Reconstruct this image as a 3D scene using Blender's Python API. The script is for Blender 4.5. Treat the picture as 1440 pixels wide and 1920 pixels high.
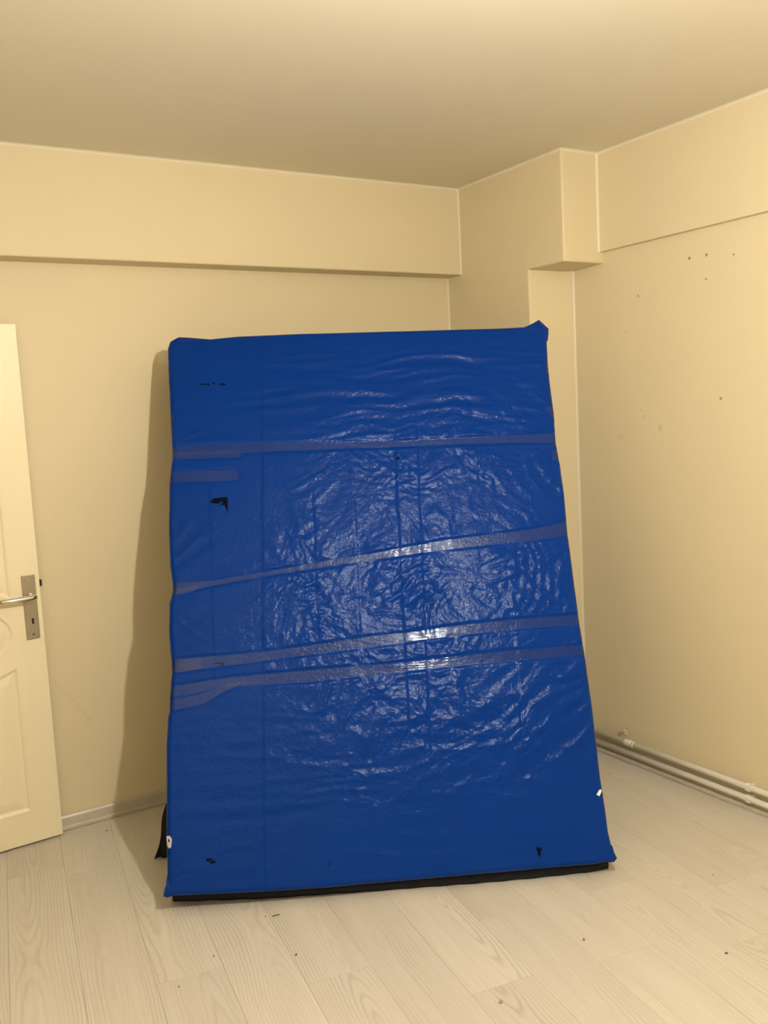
import bpy, bmesh, math, random
import numpy as np
from mathutils import Vector, Matrix

for o in list(bpy.data.objects):
    bpy.data.objects.remove(o, do_unlink=True)
scene = bpy.context.scene
COL = scene.collection
random.seed(7)

# ------------------------------------------------------------------ camera
CAM_H = 1.6
PITCH, ROLL, YAW = .1072, .0524, .5481
FPX = 1712.16                                   # focal length in pixels of a 1440 x 1920 frame
_F = Vector((math.sin(YAW) * math.cos(PITCH), math.cos(YAW) * math.cos(PITCH), -math.sin(PITCH)))
_R = Vector((math.cos(YAW), -math.sin(YAW), 0)); _U = _R.cross(_F)
_c, _s = math.cos(ROLL), math.sin(ROLL)
_R, _U = _c * _R - _s * _U, _s * _R + _c * _U
cam_data = bpy.data.cameras.new('camera')
cam_data.sensor_fit = 'VERTICAL'; cam_data.sensor_height = 36.0; cam_data.sensor_width = 27.0
cam_data.lens = FPX * 36.0 / 1920.0
cam_data.clip_start = .02
cam = bpy.data.objects.new('camera', cam_data); COL.objects.link(cam)
m = Matrix.Identity(4)
for i in range(3):
    m[i][0], m[i][1], m[i][2] = _R[i], _U[i], -_F[i]
m[0][3], m[1][3], m[2][3] = 0, 0, CAM_H
cam.matrix_world = m
scene.camera = cam

# ------------------------------------------------------------------ world, exposure
world = bpy.data.worlds.new('night'); scene.world = world
world.use_nodes = True
world.node_tree.nodes['Background'].inputs[0].default_value = (.01, .011, .014, 1)
world.node_tree.nodes['Background'].inputs[1].default_value = 1.0
scene.view_settings.view_transform = 'Standard'
scene.view_settings.look = 'None'
scene.view_settings.gamma = 1.0
scene.view_settings.use_curve_mapping = False
scene.view_settings.exposure = 0.0

LAMP_POS = (1.04, .80, 2.24)                    # ceiling lamp in the middle of the room
LAMP_COLOR = (1.0, .92, .79)
LAMP_POWER = 106.0                              # watts of the bulb's glowing surface

# ------------------------------------------------------------------ room measures (metres)
YB, YBM = 3.7266, 3.6131          # back wall, face of the beam on it
XR, XRB = 2.9371, 2.9144          # right wall, face of the shallow beam on it
XA = 2.7137                       # left face of the corner pillar
YP, YPL, YPLR = 2.9014, 3.1268, 3.085
H, HB, HBOX, HRB = 2.6475, 2.2441, 2.1915, 2.237
XL, YF = -.26, -1.85              # left wall, front wall behind the camera

# ------------------------------------------------------------------ material helpers
class NT:
    def __init__(self, name):
        self.mat = bpy.data.materials.new(name); self.mat.use_nodes = True
        self.t = self.mat.node_tree; self.t.nodes.clear()
        self.out = self.t.nodes.new('ShaderNodeOutputMaterial')
    def n(self, typ, **kw):
        nd = self.t.nodes.new(typ)
        for k, v in kw.items():
            if k.startswith('i_'):
                nd.inputs[k[2:].replace('_', ' ')].default_value = v
            else:
                setattr(nd, k, v)
        return nd
    def l(self, a, b): self.t.links.new(a, b)
    def val(self, sock, v):
        if hasattr(v, 'is_linked') or hasattr(v, 'links'): self.l(v, sock)
        else: sock.default_value = v
    def math(self, op, a, b=None, c=None):
        nd = self.n('ShaderNodeMath', operation=op)
        self.val(nd.inputs[0], a)
        if b is not None: self.val(nd.inputs[1], b)
        if c is not None: self.val(nd.inputs[2], c)
        return nd.outputs[0]
    def noise(self, vec, scale, detail=3, rough=.5, dist=0):
        nd = self.n('ShaderNodeTexNoise')
        self.l(vec, nd.inputs['Vector'])
        nd.inputs['Scale'].default_value = scale; nd.inputs['Detail'].default_value = detail
        nd.inputs['Roughness'].default_value = rough; nd.inputs['Distortion'].default_value = dist
        return nd.outputs['Fac']
    def ramp(self, fac, stops):
        nd = self.n('ShaderNodeValToRGB'); self.l(fac, nd.inputs[0])
        e = nd.color_ramp.elements
        while len(e) < len(stops): e.new(.5)
        for el, (p, c) in zip(e, stops):
            el.position = p; el.color = (*c, 1) if len(c) == 3 else c
        return nd.outputs[0]
    def mapping(self, vec, scale=(1, 1, 1), loc=(0, 0, 0), rot=(0, 0, 0)):
        nd = self.n('ShaderNodeMapping'); self.l(vec, nd.inputs[0])
        nd.inputs['Scale'].default_value = scale; nd.inputs['Location'].default_value = loc
        nd.inputs['Rotation'].default_value = rot
        return nd.outputs[0]
    def coord(self, which='Object'):
        return self.n('ShaderNodeTexCoord').outputs[which]
    def bump(self, h, strength, dist, prev=None):
        nd = self.n('ShaderNodeBump'); self.l(h, nd.inputs['Height'])
        nd.inputs['Strength'].default_value = strength; nd.inputs['Distance'].default_value = dist
        if prev is not None: self.l(prev, nd.inputs['Normal'])
        return nd.outputs[0]
    def principled(self, **kw):
        nd = self.n('ShaderNodeBsdfPrincipled')
        for k, v in kw.items():
            self.val(nd.inputs[k.replace('_', ' ')], v)
        return nd
    def done(self, shader):
        self.l(shader, self.out.inputs[0]); return self.mat

def mix_col(N, fac, a, b):
    nd = N.n('ShaderNodeMix', data_type='RGBA')
    N.val(nd.inputs[0], fac); N.val(nd.inputs[6], a); N.val(nd.inputs[7], b)
    return nd.outputs[2]

def paint(name, col, col2, rough=.55, bump=.12, stains=()):
    N = NT(name); c = N.coord()
    big = N.noise(c, 1.3, 3, .55)
    base = mix_col(N, N.math('MULTIPLY_ADD', big, 1.6, -.3), (*col, 1), (*col2, 1))
    for (px, py, pz), (sx, sy, sz), amt in stains:          # faint rub marks on the paint
        v = N.n('ShaderNodeVectorMath', operation='SUBTRACT'); N.l(c, v.inputs[0]); v.inputs[1].default_value = (px, py, pz)
        w = N.n('ShaderNodeVectorMath', operation='DIVIDE'); N.l(v.outputs[0], w.inputs[0]); w.inputs[1].default_value = (sx, sy, sz)
        ln = N.n('ShaderNodeVectorMath', operation='LENGTH'); N.l(w.outputs[0], ln.inputs[0])
        f = N.ramp(N.math('ADD', ln.outputs['Value'], N.math('MULTIPLY_ADD', N.noise(c, 90, 3), .8, -.4)), [(.2, (amt,) * 3), (1.0, (0, 0, 0))])
        base = mix_col(N, f, base, (*[q * .62 for q in col], 1))
    b = N.bump(N.noise(c, 240, 3, .6), bump, .0006)
    b = N.bump(N.noise(c, 7, 2, .5), .25, .004, b)
    p = N.principled(Base_Color=base, Roughness=rough, Normal=b)
    p.inputs['Specular IOR Level'].default_value = .35
    return N.done(p.outputs[0])

def plain(name, col, rough=.5, metal=0., bump=0., bscale=120):
    N = NT(name); c = N.coord()
    v = N.noise(c, 14, 3, .5)
    base = mix_col(N, v, (*[x * .9 for x in col], 1), (*[min(1, x * 1.08) for x in col], 1))
    p = N.principled(Base_Color=base, Roughness=rough, Metallic=metal)
    if bump: N.l(N.bump(N.noise(c, bscale, 3, .6), bump, .001), p.inputs['Normal'])
    return N.done(p.outputs[0])

MAT = {}
MAT['wall'] = paint('cream_wall_paint', (.69, .605, .415), (.71, .625, .43))
_marks = [((2.937, 2.605, 1.483), (.06, .016, .024), .45), ((2.937, 2.695, 1.531), (.06, .016, .010), .22), ((2.937, 2.82, 1.448), (.06, .02, .018), .25)]
_marks += [((.702 + .144 * t, 3.7266, .605 - .204 * t), (.014, .06, .016), .16) for t in (0, .14, .28, .42, .56, .7, .84)]
MAT['wall_marked'] = paint('marked_cream_wall_paint', (.69, .605, .415), (.71, .625, .43), stains=_marks)
MAT['ceiling'] = paint('ceiling_paint', (.74, .69, .565), (.76, .71, .585), .7)
MAT['door'] = None
MAT['pipe'] = plain('white_pipe_paint', (.74, .72, .66), .35)
MAT['dark_hole'] = plain('dark_hole', (.24, .17, .10), .9)
MAT['plaster'] = plain('bare_plaster', (.62, .55, .45), .9, bump=.6)
MAT['black'] = plain('black_metal', (.012, .011, .01), .5)
MAT['navy'] = plain('navy_cloth', (.004, .006, .016), .8, bump=.4, bscale=300)
MAT['white_plastic'] = plain('white_plastic', (.8, .79, .75), .35)
MAT['crumb'] = plain('dirt_crumb', (.16, .11, .07), .9)
MAT['chip'] = plain('grey_chip', (.36, .31, .25), .8)
MAT['scrap'] = plain('grey_film_scrap', (.40, .41, .46), .25)
MAT['foam'] = plain('white_foam', (.78, .76, .74), .7)

def make_door_mat():
    N = NT('cream_door_lacquer'); c = N.coord()
    w = N.mapping(c, (60, 60, 2.2))
    g = N.noise(w, 1.6, 4, .6, .5)
    fine = N.noise(N.mapping(c, (260, 260, 5)), 1.0, 3, .6)
    b = N.bump(g, .5, .0016); b = N.bump(fine, .25, .0006, b)
    base = mix_col(N, N.noise(c, 2.5, 2), (.87, .78, .56, 1), (.90, .81, .59, 1))
    p = N.principled(Base_Color=base, Roughness=.38, Normal=b)
    return N.done(p.outputs[0])
MAT['door'] = make_door_mat()

def make_steel():
    N = NT('brushed_nickel'); c = N.coord()
    s = N.noise(N.mapping(c, (900, 900, 12)), 1.0, 2)
    p = N.principled(Base_Color=(.42, .38, .31, 1), Metallic=1.0, Roughness=N.math('MULTIPLY_ADD', s, .14, .26))
    return N.done(p.outputs[0])
MAT['steel'] = make_steel()
def make_chrome():
    N = NT('polished_nickel'); c = N.coord()
    p = N.principled(Base_Color=(.72, .68, .6, 1), Metallic=1.0, Roughness=N.math('MULTIPLY_ADD', N.noise(c, 60), .06, .12))
    return N.done(p.outputs[0])
MAT['chrome'] = make_chrome()

def make_wood(name, light, mid, dark, rough=.42, plank=True):
    """pale laminate: rings of a trunk cut almost along its length, so cathedral arches run down the plank"""
    N = NT(name); c = N.coord()
    sep = N.n('ShaderNodeSeparateXYZ'); N.l(c, sep.inputs[0])
    x, y = sep.outputs[0], sep.outputs[1]
    rnd = N.n('ShaderNodeObjectInfo').outputs['Random']
    r1 = N.math('MULTIPLY', rnd, 37.0); r2 = N.math('FRACT', N.math('MULTIPLY', rnd, 71.3)); r3 = N.math('FRACT', N.math('MULTIPLY', rnd, 193.7))
    comb = N.n('ShaderNodeCombineXYZ'); N.l(x, comb.inputs[0]); N.l(y, comb.inputs[1]); N.l(r1, comb.inputs[2])
    v = comb.outputs[0]
    slow = N.noise(N.mapping(v, (1.2, .9, 1)), 1.0, 2, .45)
    wob = N.noise(N.mapping(v, (9, 2.6, 1)), 1.0, 3, .55)
    off = N.math('MULTIPLY_ADD', r2, .10, -.05)
    xx = N.math('SUBTRACT', x, off)
    xx = N.math('ADD', xx, N.math('MULTIPLY_ADD', N.noise(N.mapping(v, (1, 1.2, 1)), 1.0, 1), .05, -.025))
    d = N.math('ADD', N.math('MULTIPLY', N.math('SUBTRACT', slow, .5), .24), N.math('MULTIPLY_ADD', r3, .10, -.05))
    d = N.math('ADD', d, N.math('MULTIPLY', N.math('SUBTRACT', wob, .5), .022))
    r = N.math('SQRT', N.math('ADD', N.math('MULTIPLY', xx, xx), N.math('MULTIPLY', d, d)))
    ring = N.math('SINE', N.math('MULTIPLY', r, 620.0))
    ring = N.math('POWER', N.math('MULTIPLY_ADD', ring, .5, .5), 3.0)
    amt = N.ramp(N.noise(N.mapping(v, (12, 1.0, 1), (3, 9, 0)), 1.0, 2), [(.35, (0, 0, 0)), (.7, (1, 1, 1))])
    ring = N.math('MULTIPLY', ring, N.math('MULTIPLY_ADD', amt, .8, .05))
    fib = N.noise(N.mapping(v, (170, 3.5, 1)), 1.0, 4, .6)
    broad = N.noise(N.mapping(v, (14, .8, 1)), 1.0, 3, .5)
    base = mix_col(N, N.math('MULTIPLY_ADD', broad, 1.5, -.25), (*light, 1), (*mid, 1))
    base = mix_col(N, N.math('MULTIPLY', ring, .60), base, (*dark, 1))
    base = mix_col(N, N.ramp(fib, [(.45, (0, 0, 0)), (.8, (.28, .28, .28))]), base, (*dark, 1))
    # a few small knots
    vor = N.n('ShaderNodeTexVoronoi'); N.l(N.mapping(v, (5.0, 1.7, 1)), vor.inputs['Vector']); vor.inputs['Scale'].default_value = 1.0
    kn = N.ramp(vor.outputs['Distance'], [(.0, (1, 1, 1)), (.055, (0, 0, 0))])
    kn = N.math('MULTIPLY', kn, N.math('GREATER_THAN', N.n('ShaderNodeSeparateColor').outputs[0], 2.0)) if False else kn
    base = mix_col(N, N.math('MULTIPLY', kn, .5), base, (*[q * .55 for q in dark], 1))
    tone = N.math('MULTIPLY_ADD', N.math('FRACT', N.math('MULTIPLY', rnd, 517.1)), .08, .96)
    hsv = N.n('ShaderNodeHueSaturation'); N.l(base, hsv.inputs['Color']); N.l(tone, hsv.inputs['Value'])
    b = N.bump(fib, .18, .0004); b = N.bump(ring, -.12, .0004, b)
    p = N.principled(Base_Color=hsv.outputs[0], Roughness=N.math('MULTIPLY_ADD', fib, .12, rough - .06), Normal=b)
    p.inputs['Specular IOR Level'].default_value = .4
    return N.done(p.outputs[0])
MAT['plank'] = make_wood('pale_ash_laminate', (.655, .62, .555), (.595, .555, .49), (.40, .355, .295))
MAT['skirting'] = plain('pale_skirting_foil', (.54, .49, .41), .32)
MAT['subfloor'] = plain('subfloor_brown', (.34, .29, .24), .9)  # plain brown slab colour, seen in the gaps between planks

def make_tarp():
    N = NT('blue_woven_tarpaulin'); c = N.coord()
    x = c
    tone = N.noise(x, 3.0, 3, .55)
    weave_a = N.n('ShaderNodeTexWave', wave_type='BANDS', bands_direction='X'); N.l(x, weave_a.inputs[0]); weave_a.inputs['Scale'].default_value = 75; weave_a.inputs['Distortion'].default_value = .6
    weave_b = N.n('ShaderNodeTexWave', wave_type='BANDS', bands_direction='Y'); N.l(x, weave_b.inputs[0]); weave_b.inputs['Scale'].default_value = 75; weave_b.inputs['Distortion'].default_value = .6
    wv = N.math('MULTIPLY', weave_a.outputs['Fac'], weave_b.outputs['Fac'])
    cr = N.noise(x, 55, 4, .62, .4)
    cr2 = N.noise(x, 170, 3, .6)
    vor = N.n('ShaderNodeTexVoronoi', feature='F1'); N.l(x, vor.inputs['Vector']); vor.inputs['Scale'].default_value = 85
    b = N.bump(cr, .5, .0026)
    b = N.bump(vor.outputs['Distance'], .35, .0016, b)
    b = N.bump(cr2, .5, .0011, b)
    b = N.bump(wv, .25, .0003, b)
    base = mix_col(N, tone, (.0004, .027, .215, 1), (.0008, .033, .250, 1))
    p = N.principled(Base_Color=base, Roughness=N.math('MULTIPLY_ADD', cr2, .13, .09), Normal=b)
    p.inputs['Specular IOR Level'].default_value = .14
    p.inputs['Specular Tint'].default_value = (.72, .86, 1.0, 1)
    return N.done(p.outputs[0])
MAT['tarp'] = make_tarp()

def make_tape():
    N = NT('clear_packing_tape'); c = N.coord()
    streak = N.noise(N.mapping(c, (5, 210, 20)), 1.0, 3, .6)
    cl = N.noise(c, 22, 3, .6)
    fac = N.math('MULTIPLY_ADD', cl, .022, .002)
    b = N.bump(streak, .5, .0010); b = N.bump(cl, .3, .0012, b)
    tr = N.n('ShaderNodeBsdfTransparent'); tr.inputs[0].default_value = (.95, .94, .92, 1)
    p = N.principled(Base_Color=(.50, .55, .62, 1), Roughness=.13, Normal=b)
    gl = N.n('ShaderNodeBsdfGlossy'); gl.inputs['Color'].default_value = (.82, .91, 1, 1); gl.inputs['Roughness'].default_value = .10; N.l(b, gl.inputs['Normal'])
    mx = N.n('ShaderNodeMixShader'); N.l(fac, mx.inputs[0]); N.l(tr.outputs[0], mx.inputs[1]); N.l(p.outputs[0], mx.inputs[2])
    fr = N.n('ShaderNodeFresnel'); fr.inputs[0].default_value = 1.28; N.l(b, fr.inputs['Normal'])
    mx2 = N.n('ShaderNodeMixShader'); N.l(fr.outputs[0], mx2.inputs[0]); N.l(mx.outputs[0], mx2.inputs[1]); N.l(gl.outputs[0], mx2.inputs[2])
    return N.done(mx2.outputs[0])
MAT['tape'] = make_tape()

def make_bulb():
    N = NT('lit_bulb'); e = N.n('ShaderNodeEmission'); e.inputs[0].default_value = (*LAMP_COLOR, 1); e.inputs[1].default_value = LAMP_POWER / (math.pi * .0115)
    return N.done(e.outputs[0])
MAT['bulb'] = make_bulb()

# ------------------------------------------------------------------ mesh helpers
def link(name, mesh, mat=None, parent=None, smooth=False):
    o = bpy.data.objects.new(name, mesh); COL.objects.link(o)
    if mat is not None: mesh.materials.append(MAT[mat])
    if parent is not None: o.parent = parent
    if smooth: mesh.polygons.foreach_set('use_smooth', [True] * len(mesh.polygons))
    return o
def from_bm(name, bm, mat, parent=None, smooth=False):
    me = bpy.data.meshes.new(name); bm.normal_update(); bm.to_mesh(me); bm.free()
    return link(name, me, mat, parent, smooth)
def from_np(name, V, Fq, mat, parent=None, smooth=True):
    """vertices (n,3), quads (m,4)"""
    me = bpy.data.meshes.new(name)
    V = np.ascontiguousarray(V, dtype=np.float32); Fq = np.ascontiguousarray(Fq, dtype=np.int32)
    k = Fq.shape[1]
    me.vertices.add(len(V)); me.vertices.foreach_set('co', V.ravel())
    me.loops.add(Fq.size); me.loops.foreach_set('vertex_index', Fq.ravel())
    me.polygons.add(len(Fq)); me.polygons.foreach_set('loop_start', np.arange(0, Fq.size, k, dtype=np.int32))
    me.update(calc_edges=True); me.validate()
    return link(name, me, mat, parent, smooth)
def bm_box(bm, lo, hi):
    x0, y0, z0 = lo; x1, y1, z1 = hi
    v = [bm.verts.new(p) for p in ((x0,y0,z0),(x1,y0,z0),(x1,y1,z0),(x0,y1,z0),(x0,y0,z1),(x1,y0,z1),(x1,y1,z1),(x0,y1,z1))]
    for f in ((3,2,1,0),(4,5,6,7),(0,1,5,4),(1,2,6,5),(2,3,7,6),(3,0,4,7)): bm.faces.new([v[i] for i in f])
def box(name, lo, hi, mat, parent=None, bevel=0, seg=2):
    bm = bmesh.new(); bm_box(bm, lo, hi)
    if bevel:
        bmesh.ops.bevel(bm, geom=bm.edges[:] , offset=bevel, segments=seg, affect='EDGES', profile=.5)
    return from_bm(name, bm, mat, parent)
def prism(name, poly, axis, lo, hi, mat, parent=None, bevel=0, seg=3, warp=None, bevel_sel=None):
    """extrude a polygon along an axis. axis 0: poly in (y,z), 1: (x,z), 2: (x,y)"""
    def P(a, b, t):
        p = {0: (t, a, b), 1: (a, t, b), 2: (a, b, t)}[axis]
        return warp(*p) if warp else p
    bm = bmesh.new()
    A = [bm.verts.new(P(a, b, lo)) for a, b in poly]; B = [bm.verts.new(P(a, b, hi)) for a, b in poly]
    n = len(poly)
    for i in range(n): bm.faces.new([A[i], A[(i+1) % n], B[(i+1) % n], B[i]])
    bm.faces.new(A[::-1]); bm.faces.new(B)
    bmesh.ops.recalc_face_normals(bm, faces=bm.faces[:])
    if bevel:
        ed = [e for e in bm.edges if (bevel_sel is None or bevel_sel((e.verts[0].co + e.verts[1].co) / 2))]
        bmesh.ops.bevel(bm, geom=ed, offset=bevel, segments=seg, affect='EDGES', profile=.5)
    return from_bm(name, bm, mat, parent)
def tube_bm(bm, pts, radii, n=16, cap=True, sx=1.0):
    pts = [Vector(p) for p in pts]; rings = []
    up = None
    for i, p in enumerate(pts):
        t = (pts[min(i+1, len(pts)-1)] - pts[max(i-1, 0)]).normalized()
        if up is None: up = t.orthogonal().normalized()
        up = (up - t * up.dot(t)).normalized(); s = t.cross(up)
        r = radii[i] if hasattr(radii, '__len__') else radii
        rings.append([bm.verts.new(p + r * (math.cos(2*math.pi*k/n) * up * sx + math.sin(2*math.pi*k/n) * s)) for k in range(n)])
    for a, b in zip(rings, rings[1:]):
        for k in range(n): bm.faces.new([a[k], a[(k+1) % n], b[(k+1) % n], b[k]])
    if cap: bm.faces.new(rings[0][::-1]); bm.faces.new(rings[-1])
def tube(name, pts, r, mat, parent=None, n=16):
    bm = bmesh.new(); tube_bm(bm, pts, r, n); bmesh.ops.recalc_face_normals(bm, faces=bm.faces[:])
    return from_bm(name, bm, mat, parent, True)
def empty(name, loc=(0, 0, 0)):
    o = bpy.data.objects.new(name, None); COL.objects.link(o); o.location = loc; o.empty_display_size = .05
    return o
def tag(o, label=None, cat=None, group=None, kind=None):
    if label: o['label'] = label
    if cat: o['category'] = cat
    if group: o['group'] = group
    if kind: o['kind'] = kind
    return o
def struct(o, label=None):
    return tag(o, label, kind='structure')

# ------------------------------------------------------------------ room shell
struct(box('ceiling', (XL - .1, YF - .1, H), (XR + .1, YB + .1, H + .1), 'ceiling'), 'cream painted ceiling of the empty room')
floor = struct(box('floor', (XL - .1, YF - .1, -.08), (XR + .1, YB + .1, -.009), 'subfloor'), 'pale wood laminate plank floor')

wall_back = struct(box('wall_back', (XL, YB, -.008), (XR + .1, YB + .1, H), 'wall_marked'), 'cream back wall behind the door and mattress')
prism('beam', [(YBM, HB), (YB, HB), (YB, H), (YBM, H)], 0, XL, XA, 'wall', wall_back, .006, 3,
      bevel_sel=lambda c: c.y < YBM + .005 and c.z < H - .05 and abs(c.x - XL) > .01 and abs(c.x - XA) > .01)
wall_right = struct(box('wall_right', (XR, YF, -.008), (XR + .1, YB, H), 'wall_marked'), 'cream right wall with nail holes and pipes')
prism('beam', [(XRB, HRB), (XR, HRB), (XR, H), (XRB, H)], 1, YF, YP, 'wall', wall_right, .004, 3,
      bevel_sel=lambda c: c.x < XRB + .003 and c.z < H - .05 and YF + .1 < c.y < YP - .1)
# pillar in the corner: the upper part stands further out than the shaft below
def skew(x, y, z):
    if abs(y - YPL) < 1e-6 and x > XA + .01: y = YPLR
    return (x, y, z)
prism('pillar', [(YB, -.008), (YPL, -.008), (YPL, HBOX), (YP, HBOX), (YP, H), (YB, H)], 0, XA, XR, 'wall', wall_right, .008, 3, warp=skew,
      bevel_sel=lambda c: c.x < XR - .01 and c.y < YB - .05 and .05 < c.z < H - .05 and not (abs(c.z - HBOX) < .01 and c.y > YPL - .05 and c.x > XA + .05))
wall_front = struct(box('wall_front', (XL, YF - .1, -.008), (XR, YF, H), 'wall'), 'cream wall behind the viewer')
# left wall with the doorway the open door belongs to
DY0, DY1, DH = 2.74, 3.58, 2.02
prism('wall_left', [(YF, -.008), (DY0, -.008), (DY0, DH), (DY1, DH), (DY1, -.008), (YB, -.008), (YB, H), (YF, H)], 0, XL - .1, XL, 'wall')
struct(bpy.data.objects['wall_left'], 'cream left wall with the doorway')
trim1 = struct(prism('trim_1', [(DY0 - .06, 0), (DY0 + .02, 0), (DY0 + .02, DH - .02), (DY1 - .02, DH - .02), (DY1 - .02, 0), (DY1 + .05, 0), (DY1 + .05, DH + .05), (DY0 - .06, DH + .05)],
      0, XL - .115, XL + .014, 'door', bevel=0), 'cream door frame in the left wall')
box('wall_hall_tmp', (XL - 1.2, DY0 - .9, -.008), (XL - 1.1, YB + .1, H), 'wall').name = 'wall_hall'
struct(bpy.data.objects['wall_hall'], 'cream wall of the hall beyond the doorway')
box('wall_hall_end_a', (XL - 1.1, DY0 - .9, -.008), (XL - .1, DY0 - .8, H), 'wall', bpy.data.objects['wall_hall']).name = 'hall_end'
box('wall_hall_end_b', (XL - 1.1, YB, -.008), (XL - .1, YB + .1, H), 'wall', bpy.data.objects['wall_hall']).name = 'hall_end'
box('hall_ceiling', (XL - 1.1, DY0 - .8, H), (XL - .1, YB, H + .1), 'ceiling', bpy.data.objects['wall_hall'])
box('hall_floor', (XL - 1.1, DY0 - .8, -.08), (XL - .1, YB, -.001), 'plank', bpy.data.objects['wall_hall'])

# soft fillets of filler where walls meet the ceiling and in the pillar's inner corner
def fillet(name, p0, p1, d1, d2, parent, w=.009):
    bm = bmesh.new(); A, B = Vector(p0), Vector(p1); d1, d2 = Vector(d1), Vector(d2); rings = []
    for P in (A, B):
        rings.append([bm.verts.new(P + d1 * w), bm.verts.new(P + d1 * w * .36 + d2 * w * .36), bm.verts.new(P + d2 * w), bm.verts.new(P)])
    for k in range(4): bm.faces.new([rings[0][k], rings[0][(k+1) % 4], rings[1][(k+1) % 4], rings[1][k]])
    bm.faces.new(rings[0]); bm.faces.new(rings[1][::-1]); bmesh.ops.recalc_face_normals(bm, faces=bm.faces[:])
    return from_bm(name, bm, 'ceiling', parent)
ceil = bpy.data.objects['ceiling']
fillet('cove', (XL, YBM, H), (XA, YBM, H), (0, -1, 0), (0, 0, -1), ceil)
fillet('cove', (XA, YBM, H), (XA, YP, H), (-1, 0, 0), (0, 0, -1), ceil)
fillet('cove', (XA, YP, H), (XRB, YP, H), (0, -1, 0), (0, 0, -1), ceil)
fillet('cove', (XRB, YP, H), (XRB, YF, H), (-1, 0, 0), (0, 0, -1), ceil)
fillet('corner_filler', (XR, YPLR, .06), (XR, YPLR, HBOX), (-1, 0, 0), (0, -1, 0), wall_right, .007)
fillet('corner_filler', (XRB, YP, HRB), (XRB, YP, H), (-1, 0, 0), (0, -1, 0), wall_right, .007)
fillet('corner_filler', (XA, YBM, HB), (XA, YBM, H), (-1, 0, 0), (0, -1, 0), wall_right, .006)
fillet('corner_filler', (XA, YB, .06), (XA, YB, HB), (-1, 0, 0), (0, -1, 0), wall_right, .006)

# floor planks, laid at a slight angle to the walls
PA = math.radians(8.8); PW, PLEN = .1955, 1.285
pe = np.array([math.cos(PA), -math.sin(PA)]); pg = np.array([math.sin(PA), math.cos(PA)])
POFF = .085
joints = {6: 2.42, 7: 2.07, -1: 3.45, 0: 3.37, 11: 2.43}
def clip(poly, axis, lim, keep_less):
    out = []
    for i in range(len(poly)):
        a, b = poly[i], poly[(i + 1) % len(poly)]
        ia = (a[axis] <= lim) == keep_less or a[axis] == lim; ib = (b[axis] <= lim) == keep_less or b[axis] == lim
        if ia: out.append(a)
        if ia != ib:
            t = (lim - a[axis]) / (b[axis] - a[axis]); out.append(tuple(a[k] + t * (b[k] - a[k]) for k in range(2)))
    return out
gap = .00028
rng = random.Random(3)
for i in range(-9, 22):
    p0, p1 = POFF + i * PW + gap, POFF + (i + 1) * PW - gap
    start = joints.get(i, rng.uniform(0, PLEN))
    for k in range(-8, 8):
        q0, q1 = start + k * PLEN + gap, start + (k + 1) * PLEN - gap
        poly = [tuple(pe * a + pg * b) for a, b in ((p0, q0), (p1, q0), (p1, q1), (p0, q1))]
        for ax, lim, less in ((0, XL + .001, False), (0, XR - .001, True), (1, YF + .001, False), (1, YB - .001, True)):
            if poly: poly = clip(poly, ax, lim, less)
        if len(poly) < 3: continue
        ar = .5 * abs(sum(poly[j][0] * poly[(j+1) % len(poly)][1] - poly[(j+1) % len(poly)][0] * poly[j][1] for j in range(len(poly))))
        if ar < .0008: continue
        c = pe * (p0 + p1) / 2 + pg * (q0 + q1) / 2
        loc = [((np.array(p) - c) @ pe, (np.array(p) - c) @ pg) for p in poly]
        bm = bmesh.new()
        bev = .0004
        cx = sum(p[0] for p in loc) / len(loc); cy = sum(p[1] for p in loc) / len(loc)
        def ins(p):
            d = Vector((cx - p[0], cy - p[1])); 
            return (p[0] + bev * (1 if cx > p[0] else -1), p[1] + bev * (1 if cy > p[1] else -1))
        lo = [bm.verts.new((*p, -.0088)) for p in loc]; mi = [bm.verts.new((*p, -.0003)) for p in loc]; hi = [bm.verts.new((*ins(p), 0)) for p in loc]
        n = len(loc)
        for a, b in ((lo, mi), (mi, hi)):
            for j in range(n): bm.faces.new([a[j], a[(j+1) % n], b[(j+1) % n], b[j]])
        bm.faces.new(hi); bm.faces.new(lo[::-1])
        bmesh.ops.recalc_face_normals(bm, faces=bm.faces[:])
        o = from_bm('plank', bm, 'plank', floor)
        o.location = (c[0], c[1], 0); o.rotation_euler = (0, 0, -PA)

# skirting boards, with the bead at the foot
def skirting(name, x0, x1, label):
    prof = [(0, 0), (.021, 0), (.021, .012), (.018, .016), (.0105, .0165), (.0105, .047), (.006, .055), (0, .057)]
    bm = bmesh.new(); L = (Vector(x1) - Vector(x0)); n = Vector((L.y, -L.x, 0)).normalized()
    rings = [[bm.verts.new(Vector(p) + n * a + Vector((0, 0, b + .0022))) for a, b in prof] for p in (x0, x1)]
    k = len(prof)
    for j in range(k): bm.faces.new([rings[0][j], rings[0][(j+1) % k], rings[1][(j+1) % k], rings[1][j]])
    bm.faces.new(rings[0]); bm.faces.new(rings[1][::-1]); bmesh.ops.recalc_face_normals(bm, faces=bm.faces[:])
    o = from_bm(name, bm, 'skirting'); struct(o, label); return o
skirting('baseboard_back', (XL + .016, YB, 0), (XA - .018, YB, 0), 'pale wood-look skirting along the back wall')
skirting('baseboard_right', (XR, YPLR, 0), (XR, YF + .018, 0), 'pale wood-look skirting under the pipes')
skirting('baseboard_pillar', (XA, YB - .018, 0), (XA, YPL - .016, 0), 'pale wood-look skirting on the pillar side')
skirting('baseboard_front', (XR - .018, YF, 0), (XL + .018, YF, 0), 'pale wood-look skirting behind the viewer')
skirting('baseboard_left', (XL, YF, 0), (XL, DY0 - .062, 0), 'pale wood-look skirting on the left wall')

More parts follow.
